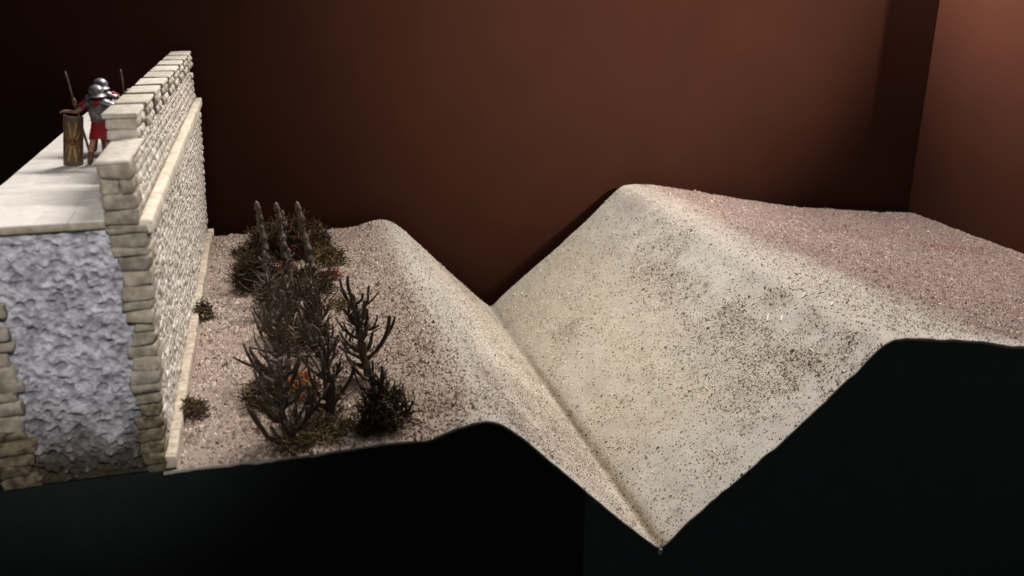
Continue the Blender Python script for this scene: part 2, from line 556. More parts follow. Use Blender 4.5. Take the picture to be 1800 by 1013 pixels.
# ------------------------------------------------------------------ grit
NC = 760000
s_len = np.concatenate([[0], np.cumsum(np.hypot(np.diff(xs_d), np.diff(zs_d)))])
sx = np.interp(RNG.random(NC) * s_len[-1], s_len, xs_d)
sy = YF + (YB - YF) * RNG.random(NC) ** 1.2
ok = sx > -.137
g, dark, pink, yellow, red, chan, grey = masks(sx, sy)
flat_l = 1 - sstep(.2, .27, sx)
n5 = fbm(sx * 38, sy * 30, oct=3, seed=77)
den = (.07 + .58 * g + .35 * dark + .35 * chan) * (1 - flat_l * (1 - sstep(.36, .60, n5)) * .55)
keep = ok & (RNG.random(NC) < den * .68)
sx, sy, g, dark, pink, yellow, red, chan, flat_l = [t[keep] for t in (sx, sy, g, dark, pink, yellow, red, chan, flat_l)]
n = len(sx)
e = 1e-3
zz = terrain_z(sx, sy)
nx_ = -(prof(sx + e) - prof(sx - e)) / (2 * e)
nrm = np.stack([nx_, np.zeros(n), np.ones(n)], 1)
nrm /= np.linalg.norm(nrm, axis=1)[:, None]
tx = np.stack([nrm[:, 2], np.zeros(n), -nrm[:, 0]], 1)
ang = RNG.random(n) * 2 * PI
on_slope = (sx > .5) & (sx < .82)
ang = np.where(on_slope & (RNG.random(n) < .6), RNG.normal(0.35, .6, n), ang)
ty = np.array([[0, 1, 0]])
u = tx * np.cos(ang)[:, None] + ty * np.sin(ang)[:, None]
v = -tx * np.sin(ang)[:, None] + ty * np.cos(ang)[:, None]
Ls = np.exp(RNG.normal(0, .42, n)) * .00138 * (1 + .45 * flat_l + .25 * dark)
Ws = Ls * RNG.uniform(.32, .75, n)
Hs = Ws * RNG.uniform(.8, 1.7, n)
tilt = RNG.normal(0, .35, n)
P = np.stack([sx, sy, zz], 1)
uu = u + nrm * tilt[:, None]
V0 = P - uu * Ls[:, None] - nrm * (Hs * .2)[:, None]
V1 = P + v * Ws[:, None] - nrm * (Hs * .2)[:, None]
V2 = P + uu * Ls[:, None] * RNG.uniform(.7, 1.1, n)[:, None] - nrm * (Hs * .2)[:, None]
V3 = P - v * Ws[:, None] - nrm * (Hs * .2)[:, None]
Hs = Hs * (1 + .2 * flat_l)
V4 = P + nrm * Hs[:, None] + u * (Ls * RNG.uniform(-.4, .4, n))[:, None]
V = np.stack([V0, V1, V2, V3, V4], 1).reshape(-1, 3)
b5 = np.arange(n)[:, None] * 5
F = np.concatenate([b5 + np.array([[0, 3, 4]]), b5 + np.array([[3, 2, 4]]), b5 + np.array([[2, 1, 4]]), b5 + np.array([[1, 0, 4]])])
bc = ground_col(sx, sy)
t = RNG.random(n)
val = np.where(t < .46, RNG.uniform(.78, 1.12, n), np.where(t < .76, RNG.uniform(1.15, 1.55, n), RNG.uniform(.48, .80, n)))
pd = np.clip(.045 + .13 * dark + .03 * (1 - g) - .02 * flat_l, 0, 1)
val = np.where(RNG.random(n) < pd, RNG.uniform(.24, .50, n), val)
cc = bc * (val * (1.16 + .16 * flat_l))[:, None]
isd = val < .45
cc[isd] = lerp3(cc[isd], (.12, .075, .06), np.full(isd.sum(), .6))
isl = (RNG.random(n) < .14 + .10 * flat_l)
cc[isl] = np.array([.72, .62, .53])
cc = np.clip(cc, 0.01, .8)
tag(mk("gravel", V, F, M_GRIT, smooth=False, col=np.repeat(cc, 5, 0), base=(0, YF, -.8)), "fine pinkish and brown grit scattered over the model ground", kind="stuff")

for (cx_, cy_, a, L_, lab_) in ((.774, 1.232, .75, .016, "longest pale wood chip among the dark grit under the far bank's crest"),
                                (.782, 1.205, .7, .011, "short pale wood chip lying just below the longest one"),
                                (.822, 1.21, .55, .013, "pale wood chip highest up, close to the rounded crest of the far bank"),
                                (.834, 1.15, .9, .011, "pale wood chip nearest the black front board")):
    z_ = float(terrain_z(np.array([cx_]), np.array([cy_]))[0])
    V, F = rbox((0, 0, 0), (L_, .0034, .0018), .3, jit=.0005)
    sl = math.atan2(float(prof(cx_ + .01) - prof(cx_ - .01)), .02)
    R = Matrix.Rotation(-sl, 3, 'Y') @ Matrix.Rotation(a, 3, 'Z')
    V = V @ np.array(R).T + np.array([cx_, cy_, z_ + .0012])
    tag(mk("wood_chip", V, F, M_CHIP), lab_, "wood chip", "pale wood chips on the far bank")

# ------------------------------------------------------------------ fortress wall
ZW = -.25           # walkway level
ZC = -.2535         # cornice top
wall = thing("fortress_wall", (-.235, 1.5, -.557), "pale stone fortress wall with crenellated parapet, cut open at the near end", "wall")
XL = -.326


def xface(z):
    return -.1505 + .0145 * (z + .541) / .27


# backing masonry behind the facing stones (a closed prism)
def prism(poly, y0, y1):
    n = len(poly)
    V = [(x, y0, z) for x, z in poly] + [(x, y1, z) for x, z in poly]
    F = [tuple(range(n))[::-1], tuple(range(n, 2 * n))] + [(i, (i + 1) % n, n + (i + 1) % n, n + i) for i in range(n)]
    F = [f[::-1] for f in F]
    return V, F


V, F = prism([(XL + .004, -.5568), (xface(-.541) - .0035, -.5568), (xface(-.541) - .0035, -.541), (xface(ZC) - .0035, ZC - .004), (xface(ZC) - .0035, -.2545), (XL + .004, -.2545)], YF + .016, YB - .002)
mk("mortar_backing", V, F, M_MORTAR, wall, smooth=False)
V, F = prism([(-.1725, -.2543), (-.1465, -.2543), (-.1505, -.1895), (-.1725, -.1895)], YF + .006, YB - .003)
mk("parapet_backing", V, F, M_MORTAR, wall, smooth=False)

# rubble core seen in the cut end
nu, nv = 200, 280
uu_ = np.linspace(0, 1, nu)
vv_ = np.linspace(0, 1, nv)
U_, W_ = np.meshgrid(uu_, vv_)
zc_ = -.557 + W_ * (.557 - .2585)
xl_ = -.2955 - .006 * W_ - .006 * fbm(zc_ * 50, zc_ * 0 + 2, oct=2, seed=81)
xr_ = np.interp(zc_, [-.557, -.47, -.40, -.33, -.2585], [-.162, -.163, -.159, -.1595, -.170]) + .004 * (fbm(zc_ * 60, zc_ * 0, oct=2, seed=82) - .5)
xc_ = xl_ + (xr_ - xl_) * U_
f = xc_.ravel(), zc_.ravel()
# lumps and pits: cellular relief
pts = RNG.random((1500, 2)) * np.array([.135, .31]) + np.array([-.305, -.562])
szs = .0018 + .0052 * RNG.random(1500) ** 2
hts = RNG.normal(-.15, 1, 1500)
rel = np.zeros(len(f[0]))
for (px_, pz_), s_, h_ in zip(pts, szs, hts):
    dd = ((f[0] - px_) / (s_ * 1.05)) ** 2 + ((f[1] - pz_) / (s_ * .85)) ** 2
    m_ = dd < 1
    rel[m_] += h_ * (1 - dd[m_]) ** 2 * s_ * .55
warp = fbm(f[0] * 150, f[1] * 150, oct=4, seed=90) - .5
ridge = np.abs(fbm(f[0] * 75, f[1] * 105, oct=3, seed=95) - .5) * 2
rel = np.clip(rel, -.004, .0032) + warp * .0055 - (1 - sstep(0, .22, ridge)) * .0010
edge_f = np.minimum(np.minimum(U_, 1 - U_) / .05, np.minimum(W_, 1 - W_) / .03).clip(0, 1).ravel()
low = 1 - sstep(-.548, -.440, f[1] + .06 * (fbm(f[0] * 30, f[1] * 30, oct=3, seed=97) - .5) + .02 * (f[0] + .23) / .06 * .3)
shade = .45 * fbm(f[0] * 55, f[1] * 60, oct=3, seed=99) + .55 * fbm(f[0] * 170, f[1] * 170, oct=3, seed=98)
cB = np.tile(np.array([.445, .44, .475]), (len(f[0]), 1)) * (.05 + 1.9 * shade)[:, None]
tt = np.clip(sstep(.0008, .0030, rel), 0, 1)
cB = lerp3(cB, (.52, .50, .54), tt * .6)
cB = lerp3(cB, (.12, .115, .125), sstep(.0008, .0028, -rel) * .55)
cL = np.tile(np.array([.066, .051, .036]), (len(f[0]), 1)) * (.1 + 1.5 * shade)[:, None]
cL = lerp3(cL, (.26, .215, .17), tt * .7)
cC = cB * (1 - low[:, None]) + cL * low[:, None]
yy_ = YF + .0065 - rel * edge_f * (1 + .6 * low) - .0015 * edge_f
ix = np.arange(nu * nv).reshape(nv, nu)
qf = np.stack([ix[:-1, :-1], ix[:-1, 1:], ix[1:, 1:], ix[1:, :-1]], -1).reshape(-1, 4)
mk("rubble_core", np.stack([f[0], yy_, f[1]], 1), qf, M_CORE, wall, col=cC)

# the slab that carries the walkway: its edge shows above the core
V, F = rbox(((-.325 - .1765) / 2, (YF + YB) / 2 - .0005, -.2557), (.1485, YB - YF - .001, .0078), .2)
mk("walkway_slab", V, F, M_SLABEDGE, wall)

# paving of the walkway
yc = YF + .0005
row = 0
while yc < YB - .01:
    ln = min(random.uniform(.045, .07), YB - .001 - yc)
    cuts = [-.3245, *sorted(-.3245 + .148 * (k + random.uniform(-.18, .18)) / 4 for k in (1, 2, 3)), -.1762]
    for a, b in zip(cuts[:-1], cuts[1:]):
        hgt = .0016 + random.uniform(-.00018, .00018)
        off = random.uniform(-.004, .004) if row else 0
        V, F = rbox(((a + b) / 2, yc + ln / 2, -.2518 + hgt / 2), (b - a - random.choice((.0002, .0004, .0008)), ln - random.choice((.0002, .0005, .0009)), hgt), .22)
        mk("paving_slab", V, F, M_PAVE, wall, smooth=False)
    yc += ln
    row += 1

# dressed end stones of both faces (the cut end shows them in section)
zz_ = -.557
k = 0
while zz_ < -.262:
    h = random.uniform(.010, .0185)
    if zz_ + h > -.262: h = -.2585 - zz_
    zm = zz_ + h / 2
    xr = xface(zm) + random.uniform(-.001, .001)
    if zm < -.541: xr = -.1525
    xlft = float(np.interp(zm, [-.557, -.47, -.40, -.33, -.262], [-.172, -.1735, -.170, -.1685, -.177])) + random.uniform(-.0065, .0055)
    ln = random.uniform(.022, .045)
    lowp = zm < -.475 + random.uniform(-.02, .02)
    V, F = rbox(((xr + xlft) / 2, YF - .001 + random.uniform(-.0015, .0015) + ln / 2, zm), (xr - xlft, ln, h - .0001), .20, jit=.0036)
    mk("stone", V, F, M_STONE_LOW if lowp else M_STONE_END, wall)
    zz_ += h
zz_ = -.557
while zz_ < -.262:
    h = random.uniform(.010, .0185)
    if zz_ + h > -.262: h = -.2585 - zz_
    zm = zz_ + h / 2
    xr = -.288 + random.uniform(-.006, .007) - .006 * (zm + .557) / .3
    V, F = rbox(((XL + xr) / 2, YF + .016 + random.uniform(-.0015, .0015), zm), (xr - XL, .034, h - .0001), .20, jit=.0036)
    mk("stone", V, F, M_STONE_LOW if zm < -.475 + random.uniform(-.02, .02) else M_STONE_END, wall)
    zz_ += h
# parapet end courses
zb = -.2582
for h, xa, xb in ((.0175, -.1770, -.1412), (.0168, -.1765, -.1415), (.0166, -.1765, -.1418), (.0175, -.1774, -.1420)):
    cutx = [xa, xb] if h > .0167 else [xa, xa + (xb - xa) * random.uniform(.4, .6), xb]
    for a, b in zip(cutx[:-1], cutx[1:]):
        V, F = rbox(((a + b) / 2, YF + .018, zb + h / 2), (b - a - .0004, .036, h - .0002), .22, jit=.0024)
        mk("stone", V, F, M_STONE_END, wall)
    zb += h

# facing stones, outer face: courses of rubble blocks
stones = []


def course_rows(z0, z1, xf, y0, y1, hm, lm, proud):
    z = z0
    while z < z1 - .003:
        h = hm * random.uniform(.72, 1.3)
        if z1 - (z + h) < hm * .5: h = z1 - z
        y = y0 + random.uniform(-.012, 0) * (0 if y0 > YF + .05 else 0)
        while y < y1 - .002:
            ln = lm * random.choice((.55, .8, 1, 1, 1.25, 1.7)) * random.uniform(.8, 1.2)
            if y1 - (y + ln) < lm * .4: ln = y1 - y
            # some blocks split into two thin ones
            parts = [(z, h)] if random.random() > .16 or h < hm * .85 else [(z, h * .5), (z + h * .5, h * .5)]
            for (za, ha) in parts:
                ga = .0005
                xb, xt = xf(za), xf(za + ha)
                dz0, dz1 = random.uniform(-.0008, .0008), random.uniform(-.0008, .0008)
                o = (xb - .0022, y + ga, za + ga + dz0)
                stones.append((o, (0, ln - 2 * ga, dz1 - dz0), (xt - xb, 0, ha - 2 * ga), (1, 0, 0), proud * random.uniform(.6, 1.45)))
            y += ln
        z += h


course_rows(-.5405, -.2690, xface, YF + .022, YB - .001, .0102, .0205, .0021)
course_rows(-.2532, -.1895, lambda z: -.1432 - .004 * (z + .2535) / .064, YF + .030, YB - .002, .0098, .0180, .0021)


def px_size(s):
    o, u, v, n_, d = s
    y = o[1] + u[1] / 2
    return (u[1] / y ** 2) * (v[2] / y)


stones.sort(key=px_size, reverse=True)
rest = Soup()
for i, (o, u, v, n_, d) in enumerate(stones):
    V, F = cushion(o, u, v, n_, d)
    if i < 245:
        mk("stone", V, F, M_STONE, wall)
    else:
        rest.add(V, F)
tag(rest.build("facing_stones", M_STONE, wall), kind="stuff")

# far end of the wall gets rough blocks so that its outline is stepped
for zq in np.arange(-.545, -.20, .0135):
    xq = xface(zq) if zq < -.262 else -.1435
    V, F = rbox((xq - .010 + random.uniform(-.001, .0014), YB - .010, zq), (.022, .022, .0132), .3, jit=.0018)
    mk("stone", V, F, M_STONE, wall)

# cornice blocks and plinth blocks
y = YF + .004
while y < YB - .004:
    ln = random.uniform(.055, .11)
    if YB + .001 - (y + ln) < .03: ln = YB + .001 - y
    V, F = rbox((-.1376, y + ln / 2, -.2612), (.0142 + random.uniform(0, .0006), ln - .0005, .0156 + random.uniform(-.0005, .0005)), .16, jit=.0008)
    mk("cornice_block", V, F, M_CREAM, wall)
    y += ln
y = YF + .003
while y < YB - .03:
    ln = random.uniform(.05, .10)
    if YB - .022 - (y + ln) < .03: ln = YB - .022 - y
    V, F = rbox((-.1470 + random.uniform(-.0012, .0006), y + ln / 2, -.5490), (.0150, ln - .0006, .0165 + random.uniform(-.0008, .0008)), .16, jit=.0010)
    mk("plinth_block", V, F, M_PLINTH, wall)
    y += ln
V, F = rbox((-.1440, YB - .011, -.5470), (.014, .021, .019), .25, jit=.0016)
mk("plinth_block", V, F, M_CREAM, wall)

# merlons
for k in range(9):
    y0 = 1.140 + .0995 * k + random.uniform(-.002, .002)
    L_ = .070 + random.uniform(-.003, .002)
    if k == 8: L_ = YB - .004 - y0
    dx = .0065 * k / 8
    mer = bpy.data.objects.new("merlon", None)
    COL.objects.link(mer)
    mer.parent = wall
    mer.location = Vector((-.165 + dx, y0 + L_ / 2, -.19)) - wall.location
    # full-thickness blocks in two courses
    zb = -.1903
    for ci, hh in enumerate((.0128, .0132)):
        split = [0, random.uniform(.38, .62), 1] if ci == 0 else [0, random.uniform(.3, .45), random.uniform(.6, .72), 1]
        for a, b in zip(split[:-1], split[1:]):
            V, F = rbox((-.1668 + dx, y0 + L_ * (a + b) / 2, zb + hh / 2), (.0352 + random.uniform(-.001, .001), L_ * (b - a) - .0004, hh - .0003), .22, jit=.0010)
            mk("stone", V, F, (M_CAP if k == 0 else M_STONE_END) if a == 0 else M_STONE, mer)
        zb += hh
    # rubble set into the outer face
    for r in range(2):
        yy = y0 + .001
        while yy < y0 + L_ - .004:
            ln = random.uniform(.010, .022)
            if y0 + L_ - (yy + ln) < .007: ln = y0 + L_ - .001 - yy
            V, F = cushion((-.1508 + dx, yy, -.1900 + r * .0130), (0, ln - .0008, random.uniform(-.001, .001)), (-.0005, 0, .0122), (1, 0, 0), random.uniform(.0022, .0050))
            mk("stone", V, F, M_STONE, mer)
            yy += ln
    V, F = rbox((-.1672 + dx, y0 + L_ / 2, -.1612), (.0395 + random.uniform(-.001, .001), L_ + .0045, .0062), .30, jit=.0011)
    mk("cap_stone", V, F, M_CAP, mer)
# flat coping of the low stretch at the near end and between merlons
y = YF + .001
V, F = rbox((-.1612, YF + .0690, -.1895), (.0340, .137, .0036), .35, jit=.0008)
mk("coping_stone", V, F, M_CAP, wall)

# ------------------------------------------------------------------ soldiers
S = .0585


def skin_body(name, verts, edges, radii, mat, M, parent, sub=1):
    me = bpy.data.meshes.new("tmp_skin")
    me.from_pydata([tuple(v) for v in verts], edges, [])
    o = bpy.data.objects.new("tmp_skin", me)
    COL.objects.link(o)
    md = o.modifiers.new("s", 'SKIN')
    md.use_smooth_shade = True
    for i, r in enumerate(radii):
        me.skin_vertices[0].data[i].radius = (r, r) if not isinstance(r, tuple) else r
    me.skin_vertices[0].data[0].use_root = True
    ss = o.modifiers.new("u", 'SUBSURF')
    ss.levels = ss.render_levels = sub
    dg = bpy.context.evaluated_depsgraph_get()
    dg.update()
    ev = o.evaluated_get(dg)
    m2 = ev.to_mesh()
    V = np.array([M @ v.co for v in m2.vertices])
    F = [tuple(p.vertices) for p in m2.polygons]
    ev.to_mesh_clear()
    bpy.data.objects.remove(o)
    bpy.data.meshes.remove(me)
    return mk(name, V, F, mat, parent)


def soldier(loc, rz, J, label, scale):
    t = thing("soldier_figure", loc, label, "figurine", "painted soldier figures on the wall walk")
    M = Matrix.Translation(loc) @ Matrix.Rotation(rz, 4, 'Z') @ Matrix.Diagonal((scale * 1.13, scale * 1.1, scale, 1))
    names = list(J.keys())
    verts = [Vector(J[k][0]) for k in names]
    rad = [J[k][1] for k in names]
    ix = {k: i for i, k in enumerate(names)}
    E = []
    chains = [("pelvis", "spine", "chest", "neck", "head0", "head1", "head2"), ("head1", "nose"), ("chest", "lsh", "lel", "lwr", "lpalm"), ("chest", "rsh", "rel", "rwr", "rpalm"),
              ("pelvis", "lhip", "lkn", "lcalf", "lan", "ltoe"), ("pelvis", "rhip", "rkn", "rcalf", "ran", "rtoe")]
    for c in chains:
        E += [(ix[a], ix[b]) for a, b in zip(c[:-1], c[1:])]
    # five fingers on each hand
    for side in ("l", "r"):
        w0, p0 = verts[ix[side + "wr"]], verts[ix[side + "palm"]]
        d = (p0 - w0).normalized()
        sd = d.cross(Vector((0, 0, 1)))
        sd = sd.normalized() if sd.length > .1 else Vector((1, 0, 0))
        dn = Vector((0, 0, -1)) if abs(d.z) < .8 else Vector((0, 1, 0))
        for fi, (off, ln) in enumerate(((-.032, .07), (-.011, .082), (.011, .077), (.032, .06), (.045, .05))):
            a = p0 + sd * off + (d * .03 if fi < 4 else d * -.02)
            b = a + d * ln * .55 + (dn * ln * .2 if fi < 4 else sd * .02)
            c = b + (d * .25 + dn * .6) * ln * .7
            n0 = len(verts)
            verts += [a, b, c]
            rad += [.013, .011, .009]
            E += [(ix[side + "palm"], n0), (n0, n0 + 1), (n0 + 1, n0 + 2)]
    skin_body("body", verts, E, rad, M_SKIN, M, t)

    def part(name, VF, mat, parent=t, smooth=True):
        V = np.array([M @ Vector(p) for p in VF[0]])
        return mk(name, V, VF[1], mat, parent, smooth)

    hx, hy, hz = J["head1"][0]
    px, py, pz = J["pelvis"][0]
    cx, cy, cz = J["chest"][0]
    # tunic: skirt with folds
    V, F = [], []
    segs = 22
    zs = [.60, .66, .76, .88, .98, 1.04]
    rs = [.235, .228, .205, .182, .165, .16]
    for z, r in zip(zs, rs):
        for k in range(segs):
            a = 2 * PI * k / segs
            f_ = 1 + (.07 * (1.05 - z) / .45) * math.cos(a * 7 + 1)
            V.append((px + r * f_ * math.cos(a) * 1.08, py + r * f_ * math.sin(a) * .85, z + .012 * math.sin(a * 3)))
    for i in range(len(zs) - 1):
        for k in range(segs):
            b, c = i * segs + k, i * segs + (k + 1) % segs
            F.append((b, c, c + segs, b + segs))
    part("tunic", (V, F), M_RED)
    # sleeves
    for side in ("l", "r"):
        a, b = Vector(J[side + "sh"][0]), Vector(J[side + "el"][0])
        part("sleeve", tube([a.lerp(b, .0), a.lerp(b, .3), a.lerp(b, .58)], [.085, .085, .088], 10, False), M_RED)
    # segmented cuirass: hoops
    for i in range(6):
        z0 = 1.00 + i * .062
        r0 = .158 + .008 * i if i < 4 else .182 - .006 * (i - 4)
        lx = px + (cx - px) * i / 5
        ly = py + (cy - py) * i / 5
        rings = [(lx, ly, z0 - .004, r0 * 1.10, r0 * .82), (lx, ly, z0 + .03, r0 * 1.16, r0 * .88), (lx, ly, z0 + .060, r0 * 1.12, r0 * .84), (lx, ly, z0 + .066, r0 * 1.02, r0 * .76)]
        part("armour_hoop", lathe(rings, 20, False, False), M_STEEL)
    # shoulder guards: four curved strips a side
    for sgn, side in ((-1, "l"), (1, "r")):
        sh = Vector(J[side + "sh"][0])
        for i in range(4):
            V, F = [], []
            for a in range(9):
                t_ = PI * (a / 8) - PI / 2
                for w_ in (0, 1):
                    rad_ = .135 - .006 * i
                    off = -.105 + .062 * (i + w_)
                    V.append((sh.x + sgn * (off * 1.0), sh.y + rad_ * math.sin(t_) * 1.0, sh.z - .04 + rad_ * math.cos(t_) * .95 - .022 * (i + w_) ** 1.15 + (.010 if w_ == 0 else 0)))
            for a in range(8):
                F.append((2 * a, 2 * a + 1, 2 * a + 3, 2 * a + 2))
            part("shoulder_plate", (V, F), M_STEEL)
    # scarf
    V, F = tube([(hx + .088 * math.cos(a) * 1.0, cy + .01 + .085 * math.sin(a), 1.475 + .015 * math.sin(a)) for a in np.linspace(0, 2 * PI, 15)], [.032] * 15, 6)
    sc_o = part("scarf", (V, F), M_RED)
    V, F = rbox((hx - .01, cy - .155, 1.40), (.085, .03, .13), .3)
    part("scarf_tail", (V, F), M_RED, sc_o)
    # strap over the back and belt
    pts_ = [Vector((cx - .15, cy - .07, 1.47)), Vector((cx - .09, cy - .178, 1.34)), Vector((cx + .03, cy - .192, 1.18)), Vector((cx + .14, cy - .145, 1.03))]
    part("strap", tube(pts_, [.026] * 4, 6), M_STRAP)
    part("belt", lathe([(px, py, .985, .182, .142), (px, py, .99, .190, .150), (px, py, 1.035, .190, .150), (px, py, 1.04, .182, .142)], 20, False, False), M_STRAP)
    # helmet
    H = bpy.data.objects.new("helmet", None)
    COL.objects.link(H)
    H.parent = t
    H.location = (M @ Vector((hx, hy, hz))) - Vector(loc)
    rr = []
    for i in range(9):
        a = PI / 2 * i / 8
        rr.append((hx, hy - .008, hz + .02 + .135 * math.sin(a), max(.148 * math.cos(a), .004), max(.165 * math.cos(a), .004)))
    rr = [(hx, hy - .008, hz - .035, .148, .165)] + rr
    part("bowl", lathe(rr, 20, False, True), M_STEEL, H)
    # flared neck guard at the back, brow peak at the front
    V, F = [], []
    for i, (rx, ry, dz) in enumerate(((.147, .164, -.02), (.152, .175, -.055), (.172, .215, -.085), (.195, .25, -.098), (.193, .248, -.108))):
        for k in range(13):
            a = PI + PI * k / 12
            V.append((hx + rx * math.cos(a), hy - .008 + ry * math.sin(a), hz + dz))
    for i in range(4):
        for k in range(12):
            b = i * 13 + k
            F.append((b, b + 1, b + 14, b + 13))
    part("neck_guard", (V, F), M_STEEL, H)
    V, F = [], []
    for rx, ry, dz in ((.149, .166, .03), (.170, .200, .022), (.170, .200, .012), (.149, .166, .014)):
        for k in range(11):
            a = .12 * PI + .76 * PI * k / 10
            V.append((hx + rx * math.cos(a), hy - .008 + ry * math.sin(a), hz + dz))
    for i in range(3):
        for k in range(10):
            b = i * 11 + k
            F.append((b, b + 1, b + 12, b + 11))
    part("brow_guard", (V, F), M_STEEL, H)
    for s_ in (-1, 1):
        V, F = rbox((hx + s_ * .112, hy + .045, hz - .085), (.02, .085, .12), .35)
        part("cheek_guard", (V, F), M_STEEL, H)
    # face: brow, eyes and mouth under the helmet
    for s_ in (-1, 1):
        part("eye", rbox((hx + s_ * .035, hy + .096, hz + .005), (.022, .012, .012), .45), M_STRAP)
    part("mouth", rbox((hx, hy + .096, hz - .075), (.05, .012, .010), .4), M_BOOT)
    # sandal boots
    for side in ("l", "r"):
        an, toe, ca = Vector(J[side + "an"][0]), Vector(J[side + "toe"][0]), Vector(J[side + "calf"][0])
        P_ = [toe + (toe - an) * .25 - Vector((0, 0, .005)), toe, an.lerp(toe, .4) + Vector((0, 0, .012)), an + Vector((0, 0, .02)), an.lerp(ca, .45), an.lerp(ca, .8)]
        part("boot", tube(P_, [.036, .050, .056, .058, .056, .062], 10), M_BOOT)
    return t, M


J1 = dict(pelvis=((0, 0, .95), (.135, .11)), spine=((0, 0, 1.12), (.13, .10)), chest=((0, -.01, 1.33), (.16, .115)), neck=((0, .01, 1.50), .062), head0=((0, .02, 1.57), .080), head1=((0, .03, 1.65), .098), head2=((0, .025, 1.74), .075),
          nose=((0, .135, 1.64), .018),
          lsh=((-.19, -.01, 1.43), .075), lel=((-.40, -.08, 1.22), .050), lwr=((-.58, -.01, 1.235), .036), lpalm=((-.65, .02, 1.235), .034),
          rsh=((.19, -.01, 1.43), .075), rel=((.30, .02, 1.16), .050), rwr=((.30, .20, 1.02), .036), rpalm=((.30, .27, .99), .034),
          lhip=((-.10, 0, .90), .095), lkn=((-.20, -.03, .50), .066), lcalf=((-.245, -.09, .36), .060), lan=((-.285, -.13, .09), .042), ltoe=((-.33, .03, .035), .035),
          rhip=((.10, 0, .90), .095), rkn=((.08, .10, .50), .066), rcalf=((.05, .09, .36), .060), ran=((.02, .05, .09), .042), rtoe=((.03, .21, .035), .035))
s1, M1 = soldier((-.2180, 1.318, ZW), .0, J1, "nearer painted soldier in silver armour and red tunic, one hand on the upright shield", S)
J2 = {k: (v[0], v[1]) for k, v in J1.items()}
J2.update(lel=((-.32, .06, 1.20), .05), lwr=((-.30, .26, 1.10), .036), lpalm=((-.29, .33, 1.09), .034),
          rel=((.40, .06, 1.25), .05), rwr=((.50, .16, 1.37), .036), rpalm=((.51, .19, 1.43), .034))
s2, M2 = soldier((-.2270, 1.415, ZW), -.12, J2, "farther silver helmeted soldier mostly hidden behind the nearer one and the merlons", S * .985)


def javelin(bot, top, label):
    b, t_ = Vector(bot), Vector(top)
    j = thing("javelin", bot, label, "javelin", "javelins held by the soldier figures")
    V, F = tube([b, b.lerp(t_, .3), b.lerp(t_, .62)], [.0016, .0018, .0018], 8)
    mk("shaft", V, F, M_WOOD, j)
    V, F = tube([b.lerp(t_, .60), b.lerp(t_, .63), b.lerp(t_, .69), b.lerp(t_, .72)], [.0018, .0032, .0032, .0016], 4)
    mk("socket", V, F, M_WOOD, j)
    V, F = tube([b.lerp(t_, .71), b.lerp(t_, .94)], [.0014, .0012], 6)
    mk("shank", V, F, M_IRON, j)
    V, F = tube([b.lerp(t_, .93), b.lerp(t_, .955), t_], [.0012, .0021, .0004], 4)
    mk("point", V, F, M_IRON, j)


javelin((-.2395, 1.338, ZW), (-.2492, 1.305, -.1250), "javelin with a long iron point leaning by the nearer soldier's shoulder behind his shield")
javelin((-.1985, 1.448, ZW), (-.2005, 1.437, -.1365), "upright javelin of the farther soldier rising just behind the merlons")


